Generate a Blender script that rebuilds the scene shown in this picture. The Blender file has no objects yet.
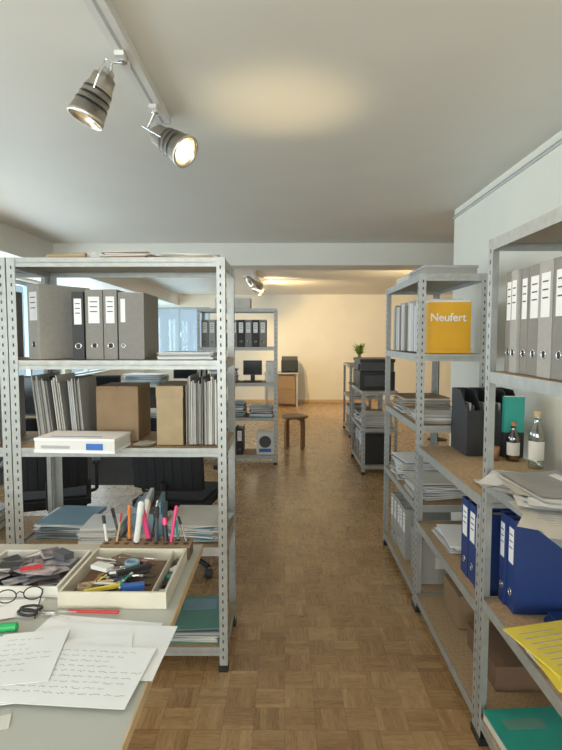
import bpy, math, random
from mathutils import Matrix, Vector
random.seed(7)
R=math.radians
sc=bpy.context.scene
try:
    sc.view_settings.view_transform='Standard'
    sc.view_settings.look='None'
except Exception: pass

# ------------------------------------------------------------ materials
_m={}
def mat(name,col,rough=0.6,metal=0.0,var=0.08,scale=12,bump=0.0,emit=None,es=0,bs=200):
    if name in _m: return _m[name]
    m=bpy.data.materials.new(name); m.use_nodes=True
    nt=m.node_tree; bs_=nt.nodes['Principled BSDF']
    bs_.inputs['Roughness'].default_value=rough
    bs_.inputs['Metallic'].default_value=metal
    tc=nt.nodes.new('ShaderNodeTexCoord'); no=nt.nodes.new('ShaderNodeTexNoise')
    no.inputs['Scale'].default_value=scale; no.inputs['Detail'].default_value=4
    nt.links.new(tc.outputs['Object'],no.inputs['Vector'])
    rp=nt.nodes.new('ShaderNodeValToRGB')
    rp.color_ramp.elements[0].position=0.3; rp.color_ramp.elements[1].position=0.7
    rp.color_ramp.elements[0].color=[max(0,c*(1-var)) for c in col]+[1]
    rp.color_ramp.elements[1].color=[min(1,c*(1+var)) for c in col]+[1]
    nt.links.new(no.outputs['Fac'],rp.inputs['Fac'])
    nt.links.new(rp.outputs['Color'],bs_.inputs['Base Color'])
    if bump>0:
        n2=nt.nodes.new('ShaderNodeTexNoise'); n2.inputs['Scale'].default_value=bs
        nt.links.new(tc.outputs['Object'],n2.inputs['Vector'])
        bp=nt.nodes.new('ShaderNodeBump'); bp.inputs['Strength'].default_value=bump
        nt.links.new(n2.outputs['Fac'],bp.inputs['Height'])
        nt.links.new(bp.outputs['Normal'],bs_.inputs['Normal'])
    if emit:
        bs_.inputs['Emission Color'].default_value=(*emit,1)
        bs_.inputs['Emission Strength'].default_value=es
    _m[name]=m; return m

steel=mat('galvanised_steel',(0.41,0.42,0.41),0.42,0.35,0.10,30)
slot=mat('slot_dark',(0.04,0.04,0.04),0.8)
board=mat('chipboard',(0.42,0.29,0.17),0.75,0,0.22,90)
boardw=mat('board_underside',(0.55,0.51,0.43),0.7,0,0.06,40)
wallm=mat('wall_plaster',(0.80,0.77,0.68),0.85,0,0.02,3,0.08,bs=120)
ceilm=mat('ceiling_paint',(0.75,0.735,0.68),0.5,0,0.02,2,0.03)
white=mat('white_paper',(0.82,0.82,0.83),0.7,0,0.03,8)
offw=mat('offwhite_paper',(0.66,0.63,0.57),0.7,0,0.06,8)
gpap=mat('grey_paper',(0.40,0.40,0.41),0.7,0,0.08,8)
ink=mat('ink',(0.05,0.05,0.08),0.7)
gbind=mat('binder_grey',(0.23,0.215,0.20),0.6,0,0.05,60)
lgbind=mat('binder_lightgrey',(0.36,0.35,0.33),0.6,0,0.05,60)
kbind=mat('binder_black',(0.02,0.02,0.022),0.5,0,0.1,60)
bbind=mat('binder_blue',(0.012,0.038,0.17),0.5,0,0.08,60)
dblue=mat('folder_darkblue',(0.01,0.025,0.10),0.5)
chrome=mat('chrome',(0.8,0.8,0.8),0.22,1.0,0.03)
brushed=mat('brushed_nickel',(0.66,0.61,0.54),0.30,1.0,0.05,60)
card=mat('cardboard',(0.28,0.185,0.105),0.8,0,0.08,15)
cardl=mat('cardboard_light',(0.40,0.30,0.18),0.8,0,0.08,15)
cardd=mat('cardboard_dark',(0.18,0.11,0.07),0.8,0,0.1,15)
yellow=mat('yellow_card',(0.78,0.41,0.02),0.55,0,0.04)
yell2=mat('yellow_folder',(0.78,0.64,0.09),0.5,0,0.06)
green=mat('green_folder',(0.12,0.28,0.24),0.5,0,0.06)
teal=mat('teal_plastic',(0.03,0.32,0.27),0.4)
blk=mat('black_plastic',(0.018,0.018,0.02),0.4,0,0.1)
dgrey=mat('dark_grey_plastic',(0.07,0.07,0.075),0.5)
desktop=mat('desk_laminate',(0.46,0.46,0.42),0.4,0,0.02,6)
beech=mat('beech_edge',(0.55,0.40,0.23),0.5,0,0.12,25)
wood=mat('birch_wood',(0.30,0.16,0.07),0.45,0,0.15,18)
dwood=mat('dark_wood',(0.10,0.05,0.03),0.4,0,0.15,18)
red=mat('red_plastic',(0.50,0.03,0.03),0.4)
pink=mat('pink_plastic',(0.80,0.07,0.22),0.35)
blue=mat('blue_plastic',(0.04,0.14,0.48),0.4)
lblue=mat('light_blue_card',(0.20,0.33,0.42),0.5)
orange=mat('orange_plastic',(0.7,0.22,0.05),0.4)
gpen=mat('green_plastic',(0.02,0.35,0.10),0.4)
leaf=mat('leaf',(0.28,0.42,0.06),0.5,0,0.3,20)
cream=mat('cream_tray',(0.60,0.55,0.45),0.6,0,0.04)
bulb=mat('bulb_glow',(1,0.9,0.7),0.5,0,0.0,5,0,(1.0,0.72,0.36),14)
photo=mat('photo_print',(0.16,0.13,0.14),0.35,0,0.9,35)
photo2=mat('photo_print_pale',(0.34,0.30,0.32),0.35,0,0.6,30)
plast=mat('white_plastic',(0.70,0.69,0.66),0.4,0,0.02)
fabric=mat('black_fabric',(0.02,0.02,0.024),0.9,0,0.2,80)
screen=mat('screen_off',(0.01,0.012,0.016),0.15)

def glassm(name,col,mixf=0.12):
    m=bpy.data.materials.new(name); m.use_nodes=True; nt=m.node_tree
    nt.nodes.remove(nt.nodes['Principled BSDF'])
    o=nt.nodes['Material Output']; t=nt.nodes.new('ShaderNodeBsdfTransparent'); g=nt.nodes.new('ShaderNodeBsdfGlossy')
    t.inputs['Color'].default_value=(*col,1); g.inputs['Roughness'].default_value=0.05
    mx=nt.nodes.new('ShaderNodeMixShader'); mx.inputs[0].default_value=mixf
    nt.links.new(t.outputs[0],mx.inputs[1]); nt.links.new(g.outputs[0],mx.inputs[2]); nt.links.new(mx.outputs[0],o.inputs['Surface'])
    return m
glass=glassm('window_glass',(0.93,0.97,0.98),0.06)
bglass=glassm('bottle_glass',(0.75,0.80,0.76),0.25)
amber=glassm('amber_glass',(0.50,0.28,0.12),0.2)

def parquet():
    m=bpy.data.materials.new('mosaic_parquet'); m.use_nodes=True; nt=m.node_tree; N=nt.nodes; L=nt.links
    bs=N['Principled BSDF']
    tc=N.new('ShaderNodeTexCoord'); mp=N.new('ShaderNodeMapping'); s=1/0.118
    mp.inputs['Scale'].default_value=(s,s,s); L.new(tc.outputs['Object'],mp.inputs['Vector'])
    sp=N.new('ShaderNodeSeparateXYZ'); L.new(mp.outputs[0],sp.inputs[0])
    def M(op,a,b=None,c=None):
        n=N.new('ShaderNodeMath'); n.operation=op
        for i,q in enumerate((a,b,c)):
            if q is None: continue
            if isinstance(q,(int,float)): n.inputs[i].default_value=q
            else: L.new(q,n.inputs[i])
        return n.outputs[0]
    x,y=sp.outputs[0],sp.outputs[1]
    fx,fy=M('FLOOR',x),M('FLOOR',y)
    par=M('FLOORED_MODULO',M('ADD',fx,fy),2.0)
    inv=M('SUBTRACT',1.0,par)
    u=M('ADD',M('MULTIPLY',x,par),M('MULTIPLY',y,inv))
    v=M('ADD',M('MULTIPLY',y,par),M('MULTIPLY',x,inv))
    u5=M('MULTIPLY',u,5.0); fu=M('FLOOR',u5)
    cb=N.new('ShaderNodeCombineXYZ'); L.new(fx,cb.inputs[0]); L.new(fy,cb.inputs[1]); L.new(fu,cb.inputs[2])
    wn=N.new('ShaderNodeTexWhiteNoise'); L.new(cb.outputs[0],wn.inputs['Vector'])
    cb2=N.new('ShaderNodeCombineXYZ'); L.new(fx,cb2.inputs[0]); L.new(fy,cb2.inputs[1])
    wn2=N.new('ShaderNodeTexWhiteNoise'); L.new(cb2.outputs[0],wn2.inputs['Vector'])
    g=N.new('ShaderNodeCombineXYZ'); L.new(M('MULTIPLY',u,9.0),g.inputs[0]); L.new(M('MULTIPLY',v,1.2),g.inputs[1]); L.new(wn.outputs['Value'],g.inputs[2])
    ns=N.new('ShaderNodeTexNoise'); ns.inputs['Scale'].default_value=1.5; ns.inputs['Detail'].default_value=5; L.new(g.outputs[0],ns.inputs['Vector'])
    val=M('ADD',M('ADD',M('MULTIPLY',wn.outputs['Value'],0.36),M('MULTIPLY',wn2.outputs['Value'],0.30)),M('MULTIPLY',ns.outputs['Fac'],0.38))
    rp=N.new('ShaderNodeValToRGB'); e=rp.color_ramp.elements
    e[0].position=0.12; e[0].color=(0.26,0.140,0.056,1); e[1].position=0.95; e[1].color=(0.56,0.36,0.18,1)
    k=e.new(0.5); k.color=(0.40,0.235,0.105,1)
    L.new(val,rp.inputs['Fac'])
    fr=M('FRACT',u5); d1=M('MINIMUM',fr,M('SUBTRACT',1.0,fr))
    fv=M('FRACT',v); d2=M('MULTIPLY',M('MINIMUM',fv,M('SUBTRACT',1.0,fv)),5.0)
    fuu=M('FRACT',u); d3=M('MULTIPLY',M('MINIMUM',fuu,M('SUBTRACT',1.0,fuu)),3.0)
    line=M('MINIMUM',M('MINIMUM',M('ADD',d1,0.03),d2),d3)
    gr=N.new('ShaderNodeMapRange'); gr.inputs[1].default_value=0.0; gr.inputs[2].default_value=0.09; gr.inputs[3].default_value=0.6; gr.inputs[4].default_value=1.0
    L.new(line,gr.inputs[0])
    mx=N.new('ShaderNodeVectorMath'); mx.operation='SCALE'; L.new(rp.outputs['Color'],mx.inputs[0]); L.new(gr.outputs[0],mx.inputs['Scale'])
    L.new(mx.outputs[0],bs.inputs['Base Color'])
    rr=N.new('ShaderNodeMapRange'); rr.inputs[3].default_value=0.20; rr.inputs[4].default_value=0.36; L.new(ns.outputs['Fac'],rr.inputs[0]); L.new(rr.outputs[0],bs.inputs['Roughness'])
    bs.inputs['Specular IOR Level'].default_value=0.65
    bp=N.new('ShaderNodeBump'); bp.inputs['Strength'].default_value=0.12; bp.inputs['Distance'].default_value=0.002; L.new(gr.outputs[0],bp.inputs['Height']); L.new(bp.outputs[0],bs.inputs['Normal'])
    return m
parq=parquet()

# ------------------------------------------------------------ mesh builder
I4=Matrix.Identity(4)
def TR(x,y,z,rz=0,rx=0,ry=0):
    return Matrix.Translation((x,y,z))@Matrix.Rotation(R(rz),4,'Z')@Matrix.Rotation(R(ry),4,'Y')@Matrix.Rotation(R(rx),4,'X')
class B:
    def __init__(s): s.v=[];s.f=[];s.m=[];s.sm=[];s.mats=[];s.T=I4.copy()
    def add(s,vs,fs,mt,smooth=False,X=None):
        if mt not in s.mats: s.mats.append(mt)
        k=s.mats.index(mt); o=len(s.v); T=s.T if X is None else s.T@X
        s.v+= [tuple(T@Vector(p)) for p in vs]
        for f in fs: s.f.append([i+o for i in f]); s.m.append(k); s.sm.append(smooth)
    def box(s,x0,x1,y0,y1,z0,z1,mt,X=None):
        s.add([(x0,y0,z0),(x1,y0,z0),(x1,y1,z0),(x0,y1,z0),(x0,y0,z1),(x1,y0,z1),(x1,y1,z1),(x0,y1,z1)],
              [(0,3,2,1),(4,5,6,7),(0,1,5,4),(1,2,6,5),(2,3,7,6),(3,0,4,7)],mt,False,X)
    def cyl(s,p0,p1,r0,r1,mt,n=14,caps=True):
        p0=Vector(p0);p1=Vector(p1);d=(p1-p0).normalized()
        a=d.orthogonal().normalized(); b=d.cross(a); vs=[]
        for p,r in ((p0,r0),(p1,r1)):
            for i in range(n):
                t=2*math.pi*i/n; vs.append(p+a*(r*math.cos(t))+b*(r*math.sin(t)))
        s.add(vs,[(i,(i+1)%n,n+(i+1)%n,n+i) for i in range(n)],mt,True)
        if caps: s.add(vs,[tuple(reversed(range(n))),tuple(range(n,2*n))],mt,False)
    def lathe(s,prof,mt,n=28,X=None):
        vs=[];fs=[]
        for r,z in prof:
            for i in range(n):
                t=2*math.pi*i/n; vs.append((r*math.cos(t),r*math.sin(t),z))
        for j in range(len(prof)-1):
            for i in range(n): fs.append((j*n+i,j*n+(i+1)%n,(j+1)*n+(i+1)%n,(j+1)*n+i))
        s.add(vs,fs,mt,True,X)
    def tube(s,pts,r,mt,n=8):
        for a,b in zip(pts[:-1],pts[1:]): s.cyl(a,b,r,r,mt,n)
    def ring(s,c,axis,R_,r,mt,n=14):
        c=Vector(c);d=Vector(axis).normalized();a=d.orthogonal().normalized();b=d.cross(a)
        P=[c+a*R_*math.cos(2*math.pi*i/n)+b*R_*math.sin(2*math.pi*i/n) for i in range(n+1)]
        s.tube(P,r,mt,5)
    def done(s,name,bevel=0,parent=None):
        me=bpy.data.meshes.new(name); me.from_pydata(s.v,[],s.f)
        for m_ in s.mats: me.materials.append(m_)
        for p,k,q in zip(me.polygons,s.m,s.sm): p.material_index=k; p.use_smooth=q
        me.update()
        ob=bpy.data.objects.new(name,me); sc.collection.objects.link(ob)
        if bevel>0:
            bv=ob.modifiers.new('bevel','BEVEL'); bv.width=bevel; bv.segments=2; bv.limit_method='ANGLE'; bv.angle_limit=R(50)
        if parent: ob.parent=parent
        return ob
def simple(name,mt,*bx):
    b=B()
    for q in bx: b.box(*q,mt)
    return b.done(name)

# ------------------------------------------------------------ room shell
XL,XR,YB,YF,H=-3.2,1.30,-2.4,12.05,2.44
XE=4.4; YJ=4.15
simple('floor',parq,(XL-0.2,XE+0.2,YB-0.2,YF+0.2,-0.1,0))
simple('ceiling',ceilm,(XL-0.2,XE+0.2,YB-0.2,YF+0.2,H,H+0.1))
b=B(); wz0,wz1=0.86,2.17
b.box(XL-0.2,XL,YB,YF,0,wz0,wallm); b.box(XL-0.2,XL,YB,YF,wz1,H,wallm)
nw=7; ys=YB+0.3; span=(YF-YB-0.6)/nw
wins=[]
b.box(XL-0.2,XL,YB,YB+0.3,wz0,wz1,wallm); b.box(XL-0.2,XL,YF-0.3,YF,wz0,wz1,wallm)
for i in range(nw):
    a=ys+i*span
    if i>0: b.box(XL-0.2,XL,a-0.12,a+0.12,wz0,wz1,wallm)
    wins.append((a+(0.12 if i else 0),a+span-(0.12 if i<nw-1 else 0)))
b.done('wall_left')
fr=mat('window_frame',(0.40,0.48,0.52),0.4,0.1,0.03)
def window(name,X,w,z0,z1,n=2):
    b=B(); b.T=X; t=0.05
    b.box(0,w,-0.03,0.03,z0,z0+t,fr); b.box(0,w,-0.03,0.03,z1-t,z1,fr)
    for i in range(n+1):
        x=i*(w-t)/n; b.box(x,x+t,-0.03,0.03,z0+t,z1-t,fr)
    b.box(t,w-t,-0.004,0.004,z0+t,z1-t,glass)
    b.box(0,w,-0.12,-0.03,z0-0.0,z0+0.025,plast)
    b.box(w/2+0.02,w/2+0.035,-0.07,-0.03,(z0+z1)/2-0.05,(z0+z1)/2+0.07,chrome)
    return b.done(name)
for i,(a,c) in enumerate(wins):
    window('window_%d'%(i+1),TR(XL-0.1,a,0,90),c-a,wz0+0.001,wz1-0.001)
simple('trim_1',ceilm,(XL,-2.4,YB,YF,2.2,H))
simple('ceiling_beam',ceilm,(-2.4,XE,5.55,5.95,2.215,H))
simple('wall_right',wallm,(XR,XR+0.2,YB,YJ,0,H))
simple('wall_right_return',wallm,(XR+0.2,XE,YJ-0.2,YJ,0,H))
simple('wall_far_right',wallm,(XE,XE+0.2,YJ-0.2,YF,0,H))
b=B(); b.box(XR-0.014,XR,YB,YJ,H-0.062,H-0.048,steel); b.box(XR-0.018,XR,YB,YJ,H-0.067,H-0.062,plast); b.done('trim_2')
bw=(-3.1,-1.70,0.9,2.16)
b=B(); b.box(XL-0.2,bw[0],YF,YF+0.2,0,H,wallm); b.box(bw[1],XE+0.2,YF,YF+0.2,0,H,wallm)
b.box(bw[0],bw[1],YF,YF+0.2,0,bw[2],wallm); b.box(bw[0],bw[1],YF,YF+0.2,bw[3],H,wallm); b.done('wall_back')
window('window_8',TR(bw[0],YF+0.1,0),bw[1]-bw[0],bw[2]+0.001,bw[3]-0.001)
b=B(); b.box(XL-0.2,-2.2,YB-0.2,YB,0,H,wallm); b.box(0.9,XR+0.2,YB-0.2,YB,0,H,wallm)
b.box(-2.2,0.9,YB-0.2,YB,0,0.86,wallm); b.box(-2.2,0.9,YB-0.2,YB,2.17,H,wallm); b.done('wall_front')
window('window_9',TR(0.9,YB-0.1,0,180),3.1,0.861,2.169,3)  # unseen window behind the camera, added as an opening for frontal light
simple('baseboard_back',beech,(XL+0.02,XE,YF-0.015,YF,0,0.06))
simple('baseboard_right',plast,(XR-0.012,XR,YB,YJ,0,0.06))
simple('baseboard_left',plast,(XL,XL+0.012,YB,YF-0.02,0,0.06))

# ------------------------------------------------------------ shelving
def shelving(x0,x1,y0,y1,h,levels,name='metal_shelving_unit',slots=True,sp=0.036):
    b=B(); a=0.036; t=0.003
    for cx,sx in ((x0,1),(x1,-1)):
        for cy,sy in ((y0,1),(y1,-1)):
            xa,xb=sorted((cx,cx+sx*a)); ya,yb=sorted((cy,cy+sy*t)); b.box(xa,xb,ya,yb,0.004,h,steel)
            xa,xb=sorted((cx,cx+sx*t)); ya,yb=sorted((cy+sy*t,cy+sy*a)); b.box(xa,xb,ya,yb,0.004,h,steel)
            xa,xb=sorted((cx-sx*0.002,cx+sx*(a+0.004))); ya,yb=sorted((cy-sy*0.002,cy+sy*(a+0.004)))
            b.box(xa,xb,ya,yb,0,0.03,blk)
            if slots:
                z=0.06
                while z<h-0.02:
                    o=0.0006
                    xc=cx+sx*a*0.55
                    b.box(xc-0.003,xc+0.003,(cy-o if sy>0 else cy-0.0001),(cy+0.0001 if sy>0 else cy+o),z,z+0.014,slot)
                    yc=cy+sy*a*0.55
                    b.box((cx-o if sx>0 else cx-0.0001),(cx+0.0001 if sx>0 else cx+o),yc-0.003,yc+0.003,z,z+0.014,slot)
                    z+=sp
    for L in levels:
        e=0.038; s=0.0035
        b.box(x0+s,x1-s,y0+s,y0+s+0.004,L-e,L,steel); b.box(x0+s,x1-s,y1-s-0.004,y1-s,L-e,L,steel)
        b.box(x0+s,x0+s+0.004,y0+s,y1-s,L-e,L,steel); b.box(x1-s-0.004,x1-s,y0+s,y1-s,L-e,L,steel)
        b.box(x0+s,x1-s,y0+s,y0+0.016,L-e*0.55,L-e*0.5,steel); b.box(x0+s,x1-s,y1-0.016,y1-s,L-e*0.55,L-e*0.5,steel)
        b.box(x0+0.009,x1-0.009,y0+0.009,y1-0.009,L-0.008,L-0.001,board)
        b.box(x0+0.009,x1-0.009,y0+0.009,y1-0.009,L-0.014,L-0.008,boardw)
    return b.done(name)
LL=(1.80,1.37,0.995,0.56,0.11)
shelving(-1.165,-0.25,2.23,2.64,1.80,LL)
shelving(-2.085,-1.17,2.23,2.64,1.80,LL)
shelving(-1.0,-0.09,6.03,6.43,1.80,(1.80,1.36,0.95,0.55,0.11),sp=0.05)
RU=(0.70,1.06)
shelving(RU[0],RU[1],2.79,3.70,1.80,(1.80,1.38,1.0,0.57,0.09))
shelving(0.70,1.14,1.86,2.785,0.90,(0.895,0.49,0.09))
shelving(0.70,1.14,0.94,1.853,1.80,(1.80,1.35,0.97,0.54,0.10))
shelving(0.82,1.2,5.6,6.5,0.90,(0.90,0.5,0.1),sp=0.05)
shelving(0.95,1.4,7.75,8.6,1.07,(1.07,0.6,0.1),sp=0.06)

# ------------------------------------------------------------ generic items
def binder(b,w,h,d,cm,label=True,lab=None):
    lab=lab or white
    b.box(0,w,0,0.003,0,h,cm); b.box(0,0.0025,0.003,d,0,h,cm); b.box(w-0.0025,w,0.003,d,0,h,cm)
    b.box(0.006,w-0.006,0.012,d-0.02,0.006,h-0.014,offw)
    if label:
        b.box(w*0.18,w*0.82,-0.0008,0,h*0.52,h*0.9,lab)
        for k in range(3): b.box(w*0.28,w*0.7,-0.0012,-0.0008,h*(0.82-k*0.07),h*(0.82-k*0.07)+0.004,ink)
        b.ring((w/2,-0.001,h*0.2),(0,1,0),min(0.012,w*0.25),0.0018,chrome)
        b.cyl((w/2,0.0,h*0.2),(w/2,-0.0008,h*0.2),min(0.010,w*0.22),min(0.010,w*0.22),slot,12)
def brow(name,T,specs,y=0):
    b=B(); x=0
    for w,h,d,cm,g in specs:
        x+=g; b.T=T@TR(x,random.uniform(0,0.012),0); binder(b,w,h,d,cm); x+=w+0.002
    return b.done(name)
def papers(b,cx,cy,z,w,d,n,mats,jit=0.01,rot=4,t=(0.001,0.003),base=0):
    for i in range(n):
        th=random.uniform(*t); X=TR(cx+random.uniform(-jit,jit),cy+random.uniform(-jit,jit),z,base+random.uniform(-rot,rot))
        b.box(-w/2,w/2,-d/2,d/2,0,th,random.choice(mats),X); z+=th+0.0003
    return z
def stack(name,cx,cy,z,w,d,n,mats,**k):
    b=B(); papers(b,cx,cy,z,w,d,n,mats,**k); return b.done(name)
def sheetpile(name,cx,cy,z,n,mats,spread=0.06,w=0.21,d=0.297,text=True,base=0,rot=40,dz_=0.0016,cu=0.006,sy=None):
    b=B(); sy=spread if sy is None else sy
    for i in range(n):
        X=TR(cx+random.uniform(-spread,spread),cy+random.uniform(-sy,sy),z+i*dz_,base+random.uniform(-rot,rot))
        m=8; c=random.uniform(0.0,cu); vs=[];fs=[]
        for k in range(m+1):
            u=k/m; zz=0.0005+c*(abs(u-0.5)*2)**3
            for y in (-d/2,d/2): vs.append((-w/2+w*u,y,zz))
        for k in range(m): fs.append((2*k,2*k+2,2*k+3,2*k+1))
        b.add(vs,fs,random.choice(mats),True,X)
        if text and i>=n-4:
            for r in range(9): b.box(-w*0.33,w*random.uniform(0,0.33),d*0.36-r*0.02,d*0.36-r*0.02+0.0025,0.0014,0.0017,gpap,X)
    return b.done(name)
def vfiles(name,T,L,h,d,mats,tt=(0.004,0.014),lean=0):
    b=B(); x=0
    while x<L:
        t=random.uniform(*tt); hh=h*random.uniform(0.88,1.0)
        b.T=T@TR(x,random.uniform(0,0.03),0.004,0,0,lean); b.box(0,t,0,d*random.uniform(0.9,1),0,hh,random.choice(mats)); x+=t+0.0015
    return b.done(name)
def carton(name,x0,x1,y0,y1,z,h,cm,lid=True,rz=0,label=True):
    cx,cy=(x0+x1)/2,(y0+y1)/2; w,d=(x1-x0)/2,(y1-y0)/2
    b=B(); b.T=TR(cx,cy,z,rz)
    b.box(-w,w,-d,d,0,h*0.96,cm)
    if lid:
        b.box(-w-0.002,w+0.002,-d-0.002,d+0.002,h*0.80,h,cm)
        if label: b.box(-w*0.35,w*0.35,-d-0.0035,-d-0.002,h*0.35,h*0.62,offw)
    else:
        b.box(-w,-w*0.02,-d,d,h*0.96,h,cm); b.box(w*0.02,w,-d,d,h*0.96,h,cm)
        if label: b.box(-0.02,0.02,-d-0.001,-d,h*0.7,h*0.96,offw)
    return b.done(name,0.0015)

# ------------------------------------------------------------ LEFT UNIT contents
z=1.372
brow('lever_arch_binder',TR(-1.13,2.325,z,-33),[(0.085,0.325,0.26,lgbind,0)])
brow('lever_arch_binders',TR(-0.915,2.28,z),[(0.05,0.29,0.27,kbind,0),(0.075,0.30,0.28,gbind,0.003),(0.058,0.30,0.28,gbind,0.004)])
b=B(); b.T=TR(-0.715,2.28,z,0); b.box(0,0.11,0,0.26,0,0.285,gbind); b.box(0.01,0.03,-0.001,0,0.16,0.26,white); b.ring((0.02,-0.001,0.06),(0,1,0),0.008,0.0016,chrome); b.box(0.002,0.108,0.002,0.258,0.285,0.288,lgbind); b.done('document_box',0.002)
stack('paper_stack',-0.43,2.42,z,0.24,0.24,10,[white,offw,gpap],jit=0.008,rot=5,t=(0.001,0.005))
z=0.997
vfiles('hanging_files',TR(-1.10,2.33,z),0.12,0.30,0.23,[gpap,kbind,lgbind,gbind,offw],tt=(0.003,0.009),lean=-6)
vfiles('magazines',TR(-0.95,2.33,z),0.05,0.29,0.23,[gpap,lgbind,gbind,gpap],tt=(0.002,0.006),lean=-4)
carton('cardboard_box',-0.855,-0.665,2.38,2.60,z,0.25,card,False,0,False)
carton('archive_box',-0.560,-0.445,2.29,2.57,z,0.26,cardl,True,0,False)
vfiles('paper_files',TR(-0.428,2.27,z),0.14,0.30,0.25,[gpap,lgbind,gbind,gpap,offw,gbind],tt=(0.002,0.008))
b=B(); b.T=TR(-0.85,2.222,z,-4)
b.box(-0.17,0.17,-0.10,0.08,0,0.012,white); b.box(-0.168,0.168,-0.098,0.08,0.012,0.050,plast); b.box(-0.17,0.17,-0.10,0.08,0.050,0.060,white)
b.box(0.05,0.12,-0.101,-0.098,0.014,0.040,blue); b.box(-0.14,-0.02,-0.101,-0.098,0.018,0.03,gpap)
b.box(-0.12,0.1,-0.06,-0.05,0.060,0.0605,blue)
b.done('document_case',0.002)
sheetpile('envelope_pile',-0.615,2.31,z,3,[white,offw],0.005,0.08,0.10,False)
z=0.562
b=B(); papers(b,-1.02,2.47,z,0.22,0.26,16,[gpap,white,lblue,gbind],jit=0.012,rot=8,t=(0.002,0.006))
b.done('paper_stack')
stack('magazine_stack',-0.82,2.35,z+0.0,0.16,0.20,20,[white,offw,gpap],jit=0.006,rot=4,t=(0.002,0.005))
b=B(); b.T=TR(-0.64,2.46,z,6)
b.box(-0.07,0.07,-0.1,0.1,0,0.10,lblue)
for k in range(5): b.box(-0.064+k*0.027,-0.046+k*0.027,-0.09,0.09,0.10,0.13+0.02*(k%3),[lblue,gpap,white,dgrey,lblue][k])
b.done('card_index_box',0.001)
b=B(); b.T=TR(-0.66,2.32,z); b.box(-0.05,0.06,-0.04,0.04,0,0.02,blk); b.box(-0.045,0.055,-0.035,0.035,0.02,0.035,gpap); b.done('notebook_stack',0.001)
stack('loose_paper_pile',-0.40,2.42,z,0.21,0.29,26,[white,offw,lblue,white],jit=0.02,rot=14,t=(0.001,0.004))
z=0.112
stack('folder_stack',-0.40,2.42,z,0.22,0.30,9,[green,gpap,offw],jit=0.01,rot=5,t=(0.003,0.006))
b=B(); b.box(-0.11,0.11,-0.15,0.15,0,0.004,green,TR(-0.405,2.415,z+0.06,4)); b.box(-0.08,0.08,0.02,0.12,0.004,0.0045,lblue,TR(-0.405,2.415,z+0.06,4)); b.done('green_folder')
stack('paper_stack',-0.80,2.43,z,0.4,0.30,30,[gpap,gbind,offw,cardd],jit=0.012,rot=6,t=(0.003,0.007))
stack('paper_stack',-0.42,2.40,1.802,0.24,0.30,6,[white,offw,cardl],jit=0.012,rot=10,t=(0.002,0.004))
stack('magazine_stack',-0.68,2.42,1.802,0.20,0.28,8,[offw,card,white],jit=0.01,rot=8,t=(0.002,0.005))
b=B(); b.cyl((-0.98,2.45,1.818),(-0.82,2.30,1.818),0.015,0.015,white,14); b.cyl((-1.02,2.30,1.814),(-0.84,2.26,1.814),0.011,0.011,cardl,14); b.cyl((-1.0,2.35,1.812),(-0.86,2.52,1.812),0.009,0.009,red,12); b.done('rolled_plans')
brow('lever_arch_binders',TR(-2.0,2.27,1.372),[(0.078,0.31,0.28,c,0.002) for c in (lgbind,gbind,gbind,kbind,gbind,lgbind,gbind,gbind,gbind)])
vfiles('paper_files',TR(-2.03,2.27,0.997),0.78,0.30,0.25,[gpap,offw,lgbind,white,card])
stack('paper_stack',-1.6,2.43,0.562,0.5,0.3,20,[white,offw,gpap],t=(0.002,0.006))

# ------------------------------------------------------------ DESK
dz=0.745
b=B(); b.box(-1.75,-0.29,0.45,1.80,dz-0.024,dz,desktop); b.box(-0.29,-0.286,0.45,1.80,dz-0.024,dz,beech); b.box(-1.75,-0.286,1.80,1.804,dz-0.024,dz,beech)
for x in (-1.70,-0.62):
    for y in (0.52,1.60):
        b.box(x,x+0.04,y,y+0.04,0,dz-0.024,steel)
b.box(-1.70,-0.58,1.61,1.63,dz-0.09,dz-0.024,steel)
b.done('office_desk')
def scribble(b,X,w,d,rows,seed):
    rnd=random.Random(seed)
    for r in range(rows):
        y=d/2-0.022-r*(d-0.04)/rows; x=-w/2+0.02; end=w/2-rnd.uniform(0.02,0.09)
        while x<end:
            L=rnd.uniform(0.008,0.026); n=int(L/0.0022); px,py=x,y
            for k in range(n):
                nx=px+0.0022; ny=y+rnd.uniform(-0.0028,0.0034)
                tx=0.0005
                b.add([(px,py-tx,0.0012),(nx,ny-tx,0.0012),(nx,ny+tx,0.0012),(px,py+tx,0.0012)],[(0,1,2,3)],ink,False,X); px,py=nx,ny
            x+=L+0.006
b=B()
for i,(cx,cy,w,d,rz) in enumerate([(-0.47,1.205,0.297,0.21,-8),(-0.55,1.13,0.297,0.21,6),(-0.42,1.17,0.297,0.21,-3),(-0.49,1.10,0.297,0.21,12)]):
    b.box(-w/2,w/2,-d/2,d/2,0,0.0012,white,TR(cx,cy,dz+0.001+i*0.002,rz))
X=TR(-0.445,1.075,dz+0.010,-4); b.box(-0.145,0.145,-0.10,0.10,0,0.001,white,X); scribble(b,X,0.29,0.2,9,3)
X=TR(-0.58,1.13,dz+0.0125,10); b.box(-0.075,0.075,-0.10,0.10,0,0.001,white,X); scribble(b,X,0.15,0.18,7,5)
b.done('handwritten_notes')
b=B(); b.box(-0.03,0.03,-0.02,0.02,0,0.001,offw,TR(-0.545,0.935,dz+0.001,20)); b.done('sticky_note')
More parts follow.
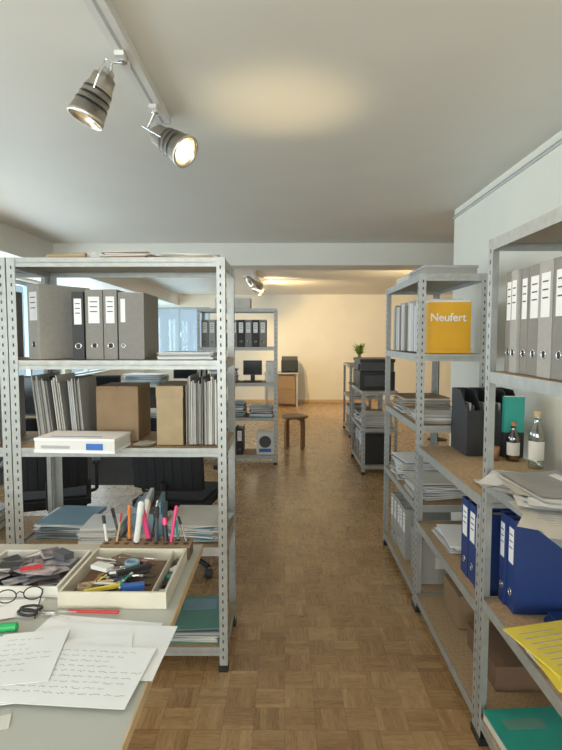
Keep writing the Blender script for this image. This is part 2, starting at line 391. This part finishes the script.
def tray(name,x0,x1,y0,y1,z,h,cm,inner,t=0.008,div=()):
    b=B(); b.box(x0,x1,y0,y1,z,z+0.005,cm)
    b.box(x0,x1,y0,y0+t,z+0.005,z+h,cm); b.box(x0,x1,y1-t,y1,z+0.005,z+h,cm)
    b.box(x0,x0+t,y0+t,y1-t,z+0.005,z+h,cm); b.box(x1-t,x1,y0+t,y1-t,z+0.005,z+h,cm)
    b.box(x0+t,x1-t,y0+t,y1-t,z+0.005,z+0.007,inner)
    for dx in div: b.box(dx,dx+0.004,y0+t,y1-t,z+0.007,z+h*0.85,cm)
    return b.done(name,0.001)
tray('stationery_tray',-0.605,-0.315,1.36,1.66,dz+0.001,0.045,cream,cardd,div=(-0.36,))
tray('photo_tray',-0.91,-0.63,1.42,1.68,dz+0.001,0.03,offw,photo)
b=B(); z=dz+0.009
pc=[photo,photo2,photo,gpap,photo2,cardd,photo,lblue,photo2,photo,offw,photo2,kbind]
for i in range(40):
    X=TR(-0.77+random.uniform(-0.085,0.085),1.55+random.uniform(-0.08,0.08),z+i*0.0009,random.uniform(-70,70))
    s=random.uniform(0.7,1.3)
    b.box(-0.035*s,0.035*s,-0.024*s,0.024*s,0,0.0006,pc[(i+3)%13],X); b.box(-0.031*s,0.031*s,-0.020*s,0.020*s,0.0006,0.0008,pc[i%13],X)
b.box(-0.03,0.03,-0.006,0.006,0,0.008,red,TR(-0.74,1.50,z+0.038,25)); b.box(-0.03,0.03,-0.016,0.016,0,0.02,dgrey,TR(-0.68,1.58,z+0.038,-35))
b.done('photo_prints')
def pen(b,p0,p1,r,mt,cap):
    p0=Vector(p0);p1=Vector(p1);d=p1-p0
    b.cyl(p0,p0+d*0.68,r,r,mt,10); b.cyl(p0+d*0.68,p0+d*0.97,r*1.15,r*1.1,cap,10); b.cyl(p0+d*0.97,p1,r*1.0,r*0.4,cap,10); b.cyl(p0,p0-d*0.05,r,r*0.2,cap,10)
z=dz+0.013
b=B()
cols=[(blue,plast),(red,blk),(blk,blk),(yell2,blk),(plast,blue),(dgrey,blk),(cardl,orange),(chrome,blk),(plast,red),(teal,plast),(dgrey,chrome),(beech,ink),(lblue,blk),(gpap,blk),(cardd,chrome)]
for i in range(52):
    a=random.uniform(-0.6,0.6)+(math.pi/2 if i%3==0 else 0); L=random.uniform(0.05,0.13)
    cx,cy=random.uniform(-0.54,-0.42),random.uniform(1.43,1.59)
    dx,dy=math.cos(a)*L/2,math.sin(a)*L/2*0.7; zz=z+0.003*(i%5)+0.0004*i
    pen(b,(cx-dx,cy-dy,zz),(cx+dx,cy+dy,zz),random.uniform(0.002,0.0045),*cols[i%len(cols)])
b.box(-0.03,0.03,-0.012,0.012,0,0.015,blue,TR(-0.42,1.42,z+0.012,15)); b.box(-0.05,0.05,-0.006,0.006,0,0.008,yell2,TR(-0.50,1.41,z+0.016,24))
b.box(-0.03,0.03,-0.015,0.015,0,0.012,plast,TR(-0.54,1.52,z+0.026,-24)); b.box(-0.05,0.05,-0.008,0.008,0,0.012,blk,TR(-0.44,1.50,z+0.027,35)); b.box(-0.03,0.03,-0.02,0.02,0,0.01,cardd,TR(-0.50,1.59,z+0.02,-35))
b.lathe([(0.014,0),(0.022,0),(0.022,0.015),(0.014,0.015),(0.014,0)],lblue,20,TR(-0.46,1.55,z+0.022))
b.lathe([(0.012,0),(0.02,0),(0.02,0.012),(0.012,0.012),(0.012,0)],cardl,20,TR(-0.555,1.42,z+0.012))
for i in range(5): b.box(-0.015,0.015,-0.01,0.01,0,0.008,[plast,blk,teal,white,dgrey][i],TR(-0.335,1.42+i*0.05,z,20*i))
b.done('pens_and_stationery')
b=B(); b.box(-0.60,-0.31,1.675,1.745,dz+0.001,dz+0.040,cardd); b.box(-0.602,-0.308,1.673,1.747,dz+0.040,dz+0.046,card)
for i in range(9):
    for j in range(2):
        b.cyl((-0.585+i*0.0325,1.695+j*0.03,dz+0.0461),(-0.585+i*0.0325,1.695+j*0.03,dz+0.0466),0.009,0.009,slot,12)
b.done('pen_block')
b=B()
hh=[(0,.09,plast,blk,.005),(1,.11,dgrey,blk,.005),(1.0,.10,beech,red,.003),(2,.12,orange,orange,.005),(3,.14,plast,plast,.010),(4,.10,pink,pink,.009),(5,.12,dgrey,blk,.006),(5.0,.10,blue,blk,.004),(6,.08,blk,pink,.008),(7,.10,teal,plast,.004),(8,.09,chrome,blk,.004),(2.0,.11,chrome,chrome,.003),(6.5,.12,pink,pink,.005),(3.6,.13,cardl,cardl,.004),(4.5,.14,blk,chrome,.003)]
for k,(i,L,a,c,r) in enumerate(hh):
    x=-0.585+i*0.0325; y=1.695+(k%2)*0.03
    pen(b,(x,y,dz+0.055),(x+random.uniform(-0.025,0.025),y+random.uniform(-0.015,0.015),dz+0.05+L),r,a,c)
b.done('upright_pens')
b=B(); z=dz+0.008
for s in (1,-1):
    X=TR(-0.63,1.325,z+ (0.003 if s>0 else 0),-10+s*9)
    b.add([(0,-0.006,0),(0.09,0,0),(0,0.006,0),(0,-0.006,0.002),(0.09,0,0.002),(0,0.006,0.002)],[(0,1,2),(3,4,5),(0,1,4,3),(1,2,5,4),(2,0,3,5)],chrome,False,X)
    pts=[X@Vector((-0.035+0.028*math.cos(t*math.pi/6),s*0.014+0.014*math.sin(t*math.pi/6),0.002)) for t in range(13)]
    b.tube(pts,0.0035,blk,8)
b.done('scissors')
b=B(); b.T=TR(-0.72,1.39,dz+0.024,18)
for s in (-1,1):
    b.tube([(s*0.033+0.024*math.cos(t*math.pi/8),0,0.018*math.sin(t*math.pi/8)) for t in range(17)],0.0018,blk,6)
    b.tube([(s*0.058,0,0.008),(s*0.056,-0.06,0.0),(s*0.05,-0.11,-0.018)],0.0016,blk,6)
b.tube([(-0.009,0,0.004),(0,0,0.009),(0.009,0,0.004)],0.0016,blk,6)
b.done('eyeglasses')
b=B()
for k,(x,y,w,d,rz,m_) in enumerate([(-0.74,1.355,0.17,0.10,8,white),(-0.80,1.33,0.15,0.10,-15,offw),(-0.70,1.345,0.10,0.07,22,white)]): b.box(-w/2,w/2,-d/2,d/2,0,0.001,m_,TR(x,y,dz+0.0008+k*0.0014,rz))
b.done('envelopes')
b=B(); pen(b,(-0.78,1.235,dz+0.012),(-0.655,1.252,dz+0.012),0.010,blk,gpen); b.done('green_marker')
b=B(); pen(b,(-0.565,1.335,dz+0.008),(-0.43,1.33,dz+0.008),0.004,red,red); b.done('red_pen')
sheetpile('desk_papers',-0.98,1.10,dz+0.001,7,[white,offw,white,yell2],0.05)
sheetpile('desk_papers',-1.38,1.15,dz+0.001,9,[white,offw,gpap],0.06)
stack('book_stack',-1.2,1.6,dz+0.001,0.22,0.28,6,[lblue,white,red,gpap],t=(0.01,0.02))

# ------------------------------------------------------------ RIGHT NEAR UNIT contents
def RT(x,y,z,r=0): return TR(x,y,z,-90+r)
brow('lever_arch_binders',RT(0.735,1.80,1.352),[(0.05,0.33,0.28,gbind,0),(0.05,0.33,0.28,lgbind,0.003),(0.05,0.33,0.28,gbind,0.002),(0.078,0.33,0.28,gbind,0.004),(0.078,0.33,0.28,lgbind,0.003),(0.078,0.33,0.28,gbind,0.003),(0.078,0.33,0.28,lgbind,0.002),(0.078,0.33,0.28,gbind,0.002),(0.078,0.33,0.28,gbind,0.002)])
stack('newspaper_stack',0.90,1.68,0.972,0.36,0.25,6,[offw,gpap,white,white],jit=0.015,rot=8,t=(0.001,0.004))
sheetpile('spilling_papers',0.83,1.60,0.990,12,[white,white,white,offw,gpap],0.06,base=20,rot=60,dz_=0.0012,cu=0.010,sy=0.08)
sheetpile('spilling_papers',0.77,1.40,0.974,5,[white,offw],0.02,base=-10,rot=22,dz_=0.001,cu=0.004)
b=B(); b.box(-0.10,0.11,-0.12,0.12,0,0.006,kbind,TR(1.0,1.33,0.985,5)); b.box(-0.09,0.1,-0.11,0.11,0.006,0.03,dgrey,TR(1.0,1.33,0.985,9)); b.box(-0.10,0.11,-0.12,0.12,0,0.012,offw,TR(1.0,1.33,0.972,2)); b.done('black_folder')
brow('lever_arch_binders',RT(0.76,1.835,0.542,-2),[(0.05,0.315,0.285,bbind,0),(0.06,0.315,0.285,bbind,0.001)])
stack('dark_blue_folders',0.97,1.585,0.542,0.24,0.19,5,[dblue,bbind],rot=4,t=(0.003,0.007))
b=B(); zz=papers(b,0.80,1.40,0.580,0.21,0.28,6,[yell2,offw,yell2],rot=9,jit=0.012,t=(0.002,0.004),base=6); X=TR(0.785,1.40,zz,14); b.box(-0.105,0.105,-0.15,0.15,0,0.004,yell2,X)
for i in range(8): b.box(-0.08,random.uniform(0,0.07),0.11-i*0.025,0.114-i*0.025,0.004,0.0044,gpap,X)
papers(b,0.83,1.36,0.542,0.22,0.30,7,[gpap,yell2,offw],rot=3,jit=0.004,t=(0.004,0.005),base=3)
b.done('yellow_folders')
b=B(); b.T=TR(0.86,1.67,0.102,4); b.box(-0.14,0.14,-0.15,0.15,0,0.03,offw); b.box(-0.142,0.142,-0.152,0.152,0.03,0.038,teal); b.box(-0.10,0.04,0.05,0.10,0.038,0.0385,green); b.done('green_folder')
stack('yellow_notepad',0.90,1.30,0.102,0.3,0.21,12,[yell2,white],t=(0.002,0.005))
carton('archive_box',0.76,1.08,0.98,1.3,1.802,0.12,cardl)

# ------------------------------------------------------------ MIDDLE LOW UNIT
z=0.897
def magfile(b,X,cm):
    w,d,h=0.070,0.24,0.31
    b.box(0,w,0,0.003,0,0.22,cm,X); b.box(0,w,d-0.003,d,0,h,cm,X); b.box(0,w,0.003,d-0.003,0,0.003,cm,X)
    for x in (0,w-0.003):
        b.add([(x,0.003,0.003),(x,d-0.003,0.003),(x,d-0.003,h),(x,d*0.45,h),(x,0.003,0.22),
               (x+0.003,0.003,0.003),(x+0.003,d-0.003,0.003),(x+0.003,d-0.003,h),(x+0.003,d*0.45,h),(x+0.003,0.003,0.22)],
              [(4,3,2,1,0),(5,6,7,8,9),(0,1,6,5),(1,2,7,6),(2,3,8,7),(3,4,9,8),(4,0,5,9)],cm,False,X)
    for k in range(3): b.box(0.010+k*0.016,0.020+k*0.016,0.05,d-0.02,0.004,0.24+0.01*(k%2),[dgrey,gpap,dgrey][k],X)
b=B()
for i in range(3): magfile(b,TR(0.875+i*0.071,2.53,z),kbind)
b.done('magazine_files')
b=B(); magfile(b,TR(1.088,2.53,z)@Matrix.Scale(0.7,4,(1,0,0)),kbind); b.box(1.04,1.135,2.50,2.527,z+0.12,z+0.29,teal); b.box(1.045,1.13,2.503,2.524,z+0.29,z+0.292,white); b.box(1.04,1.135,2.50,2.527,z,z+0.12,kbind); b.done('teal_magazine_file')
def bottle(name,x,y,z,h,r,gm,cap,lab,fill=None):
    b=B(); b.T=TR(x,y,z)
    b.lathe([(0.001,0.0),(r*0.95,0.0),(r,0.006),(r,h*0.58),(r*0.9,h*0.66),(r*0.42,h*0.78),(r*0.36,h*0.92),(r*0.40,h*0.93)],gm)
    b.lathe([(r*1.01,h*0.15),(r*1.01,h*0.48)],lab)
    b.lathe([(r*0.44,h*0.90),(r*0.44,h),(0.001,h)],cap)
    return b.done(name)
bottle('glass_bottle',1.10,2.30,z,0.25,0.032,bglass,beech,offw)
bottle('brown_bottle',1.06,2.44,z,0.18,0.028,amber,wood,offw)
b=B(); b.lathe([(0.001,0),(0.022,0),(0.025,0.06),(0.022,0.06),(0.020,0.004),(0.001,0.004)],wood,X=TR(0.98,2.46,z)); b.done('wooden_cup')
sheetpile('loose_sheets',0.90,1.985,z,7,[white,offw,gpap],0.012,base=90,rot=6,dz_=0.001,cu=0.003,w=0.2,d=0.28)
brow('lever_arch_binders',RT(0.735,2.18,0.492),[(0.078,0.315,0.28,bbind,0),(0.078,0.315,0.28,bbind,0.002),(0.078,0.315,0.28,bbind,0.002)])
stack('paper_stack',0.86,2.48,0.492,0.21,0.29,10,[white,offw,gpap],rot=8,t=(0.001,0.004))
carton('cardboard_box',0.82,1.05,2.42,2.66,0.092,0.16,card,label=False)
carton('cardboard_box',0.82,1.06,1.98,2.30,0.092,0.10,cardd,label=False)

# ------------------------------------------------------------ FAR TALL UNIT (right)
p=bpy.data.objects.new('yellow_book_box',None); sc.collection.objects.link(p)
b=B(); b.box(0.765,0.99,2.84,2.93,1.382,1.655,yellow); b.box(0.762,0.993,2.837,2.842,1.382,1.41,yellow); b.box(0.77,0.985,2.845,2.925,1.655,1.665,white); b.done('case',0.002,p)
tx=bpy.data.curves.new('lettering','FONT'); tx.body='Neufert'; tx.size=0.060; tx.extrude=0.0004; tx.offset=0.0008; tx.align_x='CENTER'
to=bpy.data.objects.new('lettering',tx); to.rotation_euler=(R(90),0,0); sc.collection.objects.link(to); tx.materials.append(white); to.parent=p
to.location=(0.868,2.8395,1.555)
vfiles('paper_files',RT(0.73,3.60,1.382),0.6,0.30,0.26,[white,offw,gpap,gbind],tt=(0.01,0.03))
b=B(); b.box(0.74,1.02,2.85,3.15,1.802,1.835,lgbind); b.box(0.735,1.025,2.845,3.155,1.835,1.85,gpap); b.box(0.76,0.96,2.9,3.1,1.851,1.857,white); b.done('flat_storage_box',0.002)
carton('flat_box',0.75,1.0,3.25,3.6,1.802,0.05,offw)
stack('paper_stack',0.86,2.96,1.002,0.26,0.24,16,[white,offw,gpap,cardl],rot=12,jit=0.015,t=(0.001,0.004))
stack('paper_stack',0.87,3.38,1.002,0.28,0.30,22,[offw,cardl,gpap,card,offw,gpap],rot=9,t=(0.002,0.006))
stack('loose_paper_pile',0.87,3.0,0.572,0.28,0.24,24,[white,offw,gpap],rot=14,jit=0.02,t=(0.002,0.006))
stack('paper_stack',0.87,3.42,0.572,0.28,0.30,30,[white,offw,gpap,gbind],rot=9,t=(0.002,0.006))
brow('lever_arch_binders',RT(0.735,3.62,0.092),[(0.078,0.315,0.28,lgbind,0.003) for _ in range(5)])
carton('archive_box',0.76,1.0,2.88,3.12,0.092,0.25,lgbind)

# ------------------------------------------------------------ low unit with printer
b=B(); b.T=TR(1.01,6.0,0.902)
b.box(-0.20,0.18,-0.28,0.28,0,0.20,blk); b.box(-0.19,0.17,-0.27,0.27,0.205,0.30,dgrey); b.box(-0.2,0.18,-0.28,0.28,0.30,0.335,blk)
b.box(-0.205,-0.2,-0.18,0.18,0.03,0.09,dgrey); b.box(-0.28,-0.205,-0.13,0.13,0.045,0.05,dgrey); b.box(-0.215,-0.2,-0.26,-0.19,0.22,0.28,screen); b.box(-0.15,0.12,-0.285,-0.28,0.04,0.16,dgrey)
b.done('printer',0.006)
stack('paper_stack',1.0,5.82,0.502,0.3,0.3,26,[white,offw,gpap],rot=8,t=(0.003,0.007))
stack('paper_stack',1.0,6.25,0.502,0.3,0.3,20,[white,offw,kbind],rot=8,t=(0.003,0.007))
brow('lever_arch_binders',RT(0.86,6.4,0.102),[(0.078,0.315,0.28,c,0.003) for c in (kbind,lgbind,kbind,gbind,white,kbind,lgbind,gbind,kbind)])
stack('paper_stack',1.18,7.98,0.602,0.3,0.3,26,[white,offw,gpap],rot=8,t=(0.003,0.007))
brow('lever_arch_binders',RT(0.99,8.5,0.102),[(0.078,0.315,0.28,c,0.003) for c in (kbind,lgbind,kbind,gbind,white,kbind,lgbind,gbind)])
b=B(); b.T=TR(1.14,8.15,1.072)
b.lathe([(0.001,0),(0.045,0),(0.06,0.05),(0.05,0.09),(0.035,0.11),(0.04,0.12)],bglass,X=I4)
b.lathe([(0.046,0.01),(0.055,0.05),(0.045,0.08)],white)
for i in range(32):
    a=random.uniform(0,6.28); s=random.uniform(0.4,1.0); L=random.uniform(0.16,0.31); wd=0.02
    pts=[];n=6
    for k in range(n+1):
        t=k/n; r=s*0.22*t*t+0.02*t; pts.append((r*math.cos(a),r*math.sin(a),0.09+L*t-0.12*s*t*t*t,wd*math.sin(math.pi*min(1,t*0.9+0.12))))
    px,py=-math.sin(a),math.cos(a); vs=[]
    for x,y,z_,w in pts: vs+=[(x+px*w,y+py*w,z_),(x-px*w,y-py*w,z_)]
    b.add(vs,[(2*k,2*k+1,2*k+3,2*k+2) for k in range(n)],leaf,True)
b.done('potted_plant')

# ------------------------------------------------------------ stool
b=B(); b.T=TR(0.13,6.98,0,20)
b.lathe([(0.001,0.412),(0.17,0.412),(0.175,0.418),(0.175,0.438),(0.17,0.444),(0.001,0.444)],wood,32)
b.lathe([(0.001,0.4445),(0.165,0.4445)],dwood,32)
for k in range(4):
    a=k*math.pi/2+0.3; X=Matrix.Rotation(a,4,'Z')
    P=[(0.152,0),(0.152,0.33),(0.147,0.37),(0.13,0.395),(0.05,0.405)]; w=0.020; t=0.010
    for (x0,z0),(x1,z1) in zip(P[:-1],P[1:]):
        d=Vector((x1-x0,0,z1-z0)).normalized(); nrm=Vector((d.z,0,-d.x))*t
        vs=[]
        for (x,zq) in ((x0,z0),(x1,z1)):
            for sy in (-w,w):
                for sn in (-1,1): vs.append((x+nrm.x*sn,sy,zq+nrm.z*sn))
        b.add(vs,[(0,1,3,2),(4,6,7,5),(0,4,5,1),(2,3,7,6),(0,2,6,4),(1,5,7,3)],wood,False,X)
b.done('wooden_stool')

# ------------------------------------------------------------ second left unit contents (Y 6)
brow('lever_arch_binders',TR(-0.96,6.07,1.362),[(0.078,0.31,0.28,c,0.003) for c in (gbind,lgbind,gbind,kbind,gbind,kbind,gbind,kbind,gbind)])
def monitor(name,x,y,z,w,h,rz=0):
    b=B(); b.T=TR(x,y,z,rz)
    b.box(-0.11,0.11,-0.08,0.08,0,0.012,blk); b.box(-0.025,0.025,0.01,0.04,0.012,0.16,blk)
    b.box(-w/2,w/2,-0.02,0.012,0.08,0.08+h,blk); b.box(-w/2+0.012,w/2-0.012,-0.0215,-0.02,0.095,0.065+h,screen)
    return b.done(name,0.002)
monitor('computer_monitor',-0.38,6.22,0.952,0.22,0.17)
carton('cardboard_box',-0.22,-0.13,6.08,6.36,0.952,0.24,plast)
stack('paper_stack',-0.72,6.22,0.952,0.3,0.28,30,[white,offw,gpap,lblue],rot=8,t=(0.003,0.007))
stack('paper_stack',-0.28,6.22,0.552,0.26,0.28,20,[white,cardd,gpap,lblue],rot=8,t=(0.003,0.007))
stack('paper_stack',-0.62,6.22,0.552,0.3,0.28,30,[white,cardd,gpap,lblue],rot=8,t=(0.003,0.007))
b=B(); b.T=TR(-0.33,6.08,0.112); b.box(0,0.2,0,0.25,0,0.26,plast); b.cyl((0.1,-0.001,0.15),(0.1,0,0.15),0.07,0.07,dgrey,24); b.box(0.03,0.17,-0.001,0,0.03,0.07,blue); b.done('white_appliance_box',0.003)
brow('lever_arch_binders',TR(-0.9,6.07,0.112),[(0.078,0.31,0.28,c,0.003) for c in (kbind,kbind,bbind,gbind,kbind)])
carton('cardboard_box',-0.8,-0.4,6.08,6.38,1.802,0.12,offw)

# ------------------------------------------------------------ office desks behind left unit
def odesk(x0,x1,y0,y1,h=0.74):
    b=B(); b.box(x0,x1,y0,y1,h-0.025,h,desktop)
    for x in (x0+0.04,x1-0.08):
        for y in (y0+0.04,y1-0.08): b.box(x,x+0.04,y,y+0.04,0,h-0.025,steel)
    b.box(x0+0.08,x1-0.08,(y0+y1)/2,(y0+y1)/2+0.018,0.25,h-0.025,dgrey)
    return b.done('office_desk')
odesk(-2.7,-0.75,3.9,4.7)
monitor('computer_monitor',-1.65,4.4,0.742,0.54,0.33,10)
monitor('computer_monitor',-2.3,4.4,0.742,0.54,0.33,-10)
stack('paper_stack',-0.96,4.1,0.742,0.3,0.22,34,[white,lblue,offw],rot=12,t=(0.003,0.006))
b=B(); b.box(-1.15,-0.8,4.45,4.62,0.742,0.80,red); b.box(-1.13,-0.82,4.47,4.60,0.80,0.801,slot); b.done('red_letter_tray',0.004)
odesk(-2.7,-1.1,8.0,8.8)
monitor('computer_monitor',-1.5,8.4,0.742,0.54,0.33)
stack('paper_stack',-2.2,8.4,0.742,0.6,0.4,34,[white,lblue,offw],rot=12,t=(0.003,0.006))
def ochair(x,y,rz):
    b=B(); b.T=TR(x,y,0,rz)
    for k in range(5):
        a=k*2*math.pi/5; ex,ey=0.28*math.cos(a),0.28*math.sin(a)
        b.cyl((0,0,0.10),(ex,ey,0.07),0.022,0.016,blk,10); b.cyl((ex-0.02,ey,0.028),(ex+0.02,ey,0.028),0.028,0.028,dgrey,12); b.cyl((ex,ey,0.03),(ex,ey,0.07),0.008,0.008,chrome,8)
    b.cyl((0,0,0.08),(0,0,0.42),0.025,0.02,chrome,14)
    for k,(g,z0,z1) in enumerate(((0.21,0.42,0.44),(0.235,0.44,0.48),(0.21,0.48,0.495))): b.box(-g,g,-g,g,z0,z1,fabric)
    n=8
    for i in range(n):
        a0=-0.5+i/n;a1=-0.5+(i+1)/n
        y0=0.24-0.12*a0*a0*1.5;y1=0.24-0.12*a1*a1*1.5
        x0=a0*0.44;x1=a1*0.44
        b.add([(x0,y0,0.56),(x1,y1,0.56),(x1,y1+0.04,0.56),(x0,y0+0.04,0.56),(x0,y0+0.05,1.0),(x1,y1+0.05,1.0),(x1,y1+0.09,1.0),(x0,y0+0.09,1.0)],
          [(0,3,2,1),(4,5,6,7),(0,1,5,4),(1,2,6,5),(2,3,7,6),(3,0,4,7)],fabric)
    b.tube([(0,0.1,0.43),(0,0.28,0.45),(0,0.31,0.62)],0.018,blk)
    for s in (-1,1):
        b.tube([(s*0.2,0,0.45),(s*0.27,0,0.47),(s*0.27,0,0.66)],0.012,blk); b.box(s*0.27-0.025,s*0.27+0.025,-0.12,0.12,0.66,0.685,blk)
    return b.done('office_chair',0.006)
ochair(-0.66,3.35,170)
ochair(-1.5,3.35,200)
b=B(); b.box(-0.45,0.30,11.2,11.9,0.70,0.725,desktop)
for x in (-0.43,0.24):
    for y in (11.24,11.82): b.box(x,x+0.04,y,y+0.04,0,0.70,steel)
b.box(-0.15,0.22,11.28,11.8,0.05,0.69,wood); b.box(-0.14,0.21,11.27,11.28,0.38,0.66,card); b.box(-0.14,0.21,11.27,11.28,0.08,0.36,card)
b.done('side_desk')
b=B(); b.T=TR(0.10,11.5,0.726); b.box(-0.18,0.18,-0.17,0.17,0,0.26,blk); b.box(-0.17,0.17,-0.16,0.16,0.26,0.34,dgrey); b.box(-0.12,0.12,-0.24,-0.17,0.05,0.06,dgrey); b.done('printer',0.006)

# ------------------------------------------------------------ track lights
def track(name,x,y0,y1,w=0.018):
    b=B(); b.box(x-w,x+w,y0,y1,H-0.034,H,plast); b.box(x-0.006,x+0.006,y0+0.01,y1-0.01,H-0.0345,H-0.034,gpap); b.box(x-w-0.002,x+w+0.002,y1,y1+0.004,H-0.036,H,steel)
    return b.done(name)
def spot(x,y,tilt_target,track_x,power,hz=2.28,col=(1,0.76,0.46),name='track_spotlight',cone=75,s=1.0):
    c=Vector((x,y,hz)); d=(Vector(tilt_target)-c).normalized()
    q=d.to_track_quat('Z','Y').to_matrix().to_4x4(); X=Matrix.Translation(c)@q@Matrix.Scale(s,4)
    b=B()
    b.lathe([(0.001,-0.085),(0.020,-0.085),(0.024,-0.078),(0.024,-0.062),(0.036,-0.060),(0.038,-0.03),(0.040,-0.028),(0.040,-0.022),(0.043,-0.02),(0.055,0.07),(0.057,0.07),(0.057,0.085),(0.052,0.085),(0.050,0.07),(0.030,0.02),(0.001,0.015)],brushed,30,X)
    for k in range(3): b.lathe([(0.0435+k*0.003,-0.012+k*0.022),(0.0455+k*0.003,-0.010+k*0.022),(0.0455+k*0.003,-0.008+k*0.022)],dgrey,30,X)
    b.lathe([(0.001,0.060),(0.026,0.058),(0.028,0.05),(0.020,0.02)],bulb,24,X)
    top=Vector((track_x,y,H-0.055))
    P=[X@Vector((0.05,0,0.0)),X@Vector((0.062,0,-0.04)),X@Vector((0.055,0,-0.09)),X@Vector((0.0,0,-0.115)),X@Vector((-0.055,0,-0.09)),X@Vector((-0.062,0,-0.04)),X@Vector((-0.05,0,0.0))]
    b.tube(P,0.0035,chrome,8); b.tube([X@Vector((0,0,-0.115)),top],0.006,chrome,8)
    b.cyl(top,(track_x,y,H-0.0345),0.016,0.018,chrome,16)
    b.box(track_x-0.015,track_x+0.015,y-0.04,y+0.04,H-0.05,H-0.0345,plast)
    ob=b.done(name)
    L=bpy.data.lights.new('spot_beam','SPOT'); L.energy=power; L.color=col; L.spot_size=R(cone); L.spot_blend=0.6; L.shadow_soft_size=0.03
    lo=bpy.data.objects.new('spot_beam',L); lo.location=X@Vector((0,0,0.09)); lo.rotation_euler=d.to_track_quat('-Z','Y').to_euler(); sc.collection.objects.link(lo)
    lo.parent=ob
    return ob
track('ceiling_light_track',-0.535,0.4,2.40,0.030)
spot(-0.635,1.84,(-0.95,1.78,1.6),-0.545,20,hz=2.28,s=1.08)
spot(-0.475,2.24,(0.55,1.78,1.55),-0.535,24,hz=2.27,s=1.15)
track('ceiling_light_track',-0.45,6.6,9.6)
spot(-0.50,7.6,(0.6,9.5,1.0),-0.45,80,hz=2.28)
spot(-0.42,8.2,(1.2,12.0,1.2),-0.45,100,hz=2.28,cone=95)
spot(-0.50,9.0,(2.4,12.0,1.5),-0.45,190,hz=2.28,cone=110,col=(1,0.70,0.30))
spot(-0.40,9.4,(-1.6,12.0,1.2),-0.45,50,hz=2.28)

def addedlamp(x,y,p,h=1.55,col=(1,0.88,0.68)):  # added lamps, out of view, to brighten the ceiling and its bounce
    b=B(); b.T=TR(x,y,0)
    b.lathe([(0.001,0),(0.14,0),(0.14,0.012),(0.02,0.03),(0.012,0.05),(0.012,h-0.08),(0.03,h-0.06),(0.10,h-0.02),(0.15,h+0.03),(0.145,h+0.03),(0.095,h-0.012),(0.02,h-0.03),(0.001,h-0.03)],dgrey,28)
    b.lathe([(0.03,h-0.028),(0.03,h-0.005),(0.001,h-0.002)],bulb,16)
    ob=b.done('added_floor_lamp')
    L=bpy.data.lights.new('added_uplight','SPOT'); L.energy=p; L.color=col; L.spot_size=R(150); L.spot_blend=0.9; L.shadow_soft_size=0.12
    lo=bpy.data.objects.new('added_uplight',L); lo.location=(x,y,h+0.04); lo.rotation_euler=(R(180),0,0); sc.collection.objects.link(lo); lo.parent=ob
addedlamp(0.75,-0.9,48,1.35)
addedlamp(-1.9,-1.1,44,1.35)
addedlamp(-2.75,3.4,24,1.40)
addedlamp(2.2,7.6,85,1.3,(1,0.76,0.40))

# ------------------------------------------------------------ lights
def area(name,loc,rot,sx,sy,p,col):
    L=bpy.data.lights.new(name,'AREA'); L.shape='RECTANGLE'; L.size=sx; L.size_y=sy; L.energy=p; L.color=col
    o=bpy.data.objects.new(name,L); o.location=loc; o.rotation_euler=[R(a) for a in rot]; sc.collection.objects.link(o); return o
area('daylight_left',(XL-0.55,(YB+YF)/2,1.25),(0,-110,0),1.9,YF-YB,520,(0.86,0.94,1.0))
area('added_fill_rear',(-0.65,YB-0.55,1.25),(108,0,0),3.3,1.6,250,(1.0,0.96,0.89))  # added fill from behind the camera, tilted up to lift the ceiling
area('daylight_back',((bw[0]+bw[1])/2,YF+0.45,1.5),(-90,0,0),1.6,1.5,14,(0.36,0.78,0.95))
L=bpy.data.lights.new('added_uplight','SPOT'); L.energy=26; L.color=(1,0.78,0.42); L.spot_size=R(42); L.spot_blend=1.0; L.shadow_soft_size=0.1  # added spot without a fixture, stands in for light reflected onto the ceiling
o=bpy.data.objects.new('added_uplight',L); o.location=(-0.02,2.3,1.25); o.rotation_euler=(R(180),0,0); sc.collection.objects.link(o)

w=bpy.data.worlds.new('sky'); sc.world=w; w.use_nodes=True
w.node_tree.nodes['Background'].inputs[0].default_value=(0.62,0.80,0.95,1); w.node_tree.nodes['Background'].inputs[1].default_value=0.8

# ------------------------------------------------------------ camera
cd=bpy.data.cameras.new('camera'); cd.sensor_fit='VERTICAL'; cd.sensor_height=24; cd.sensor_width=18; cd.lens=530/750*24; cd.clip_start=0.05
co=bpy.data.objects.new('camera',cd); co.location=(0,0,1.465); co.rotation_euler=(R(86),0,R(0.43)); sc.collection.objects.link(co); sc.camera=co
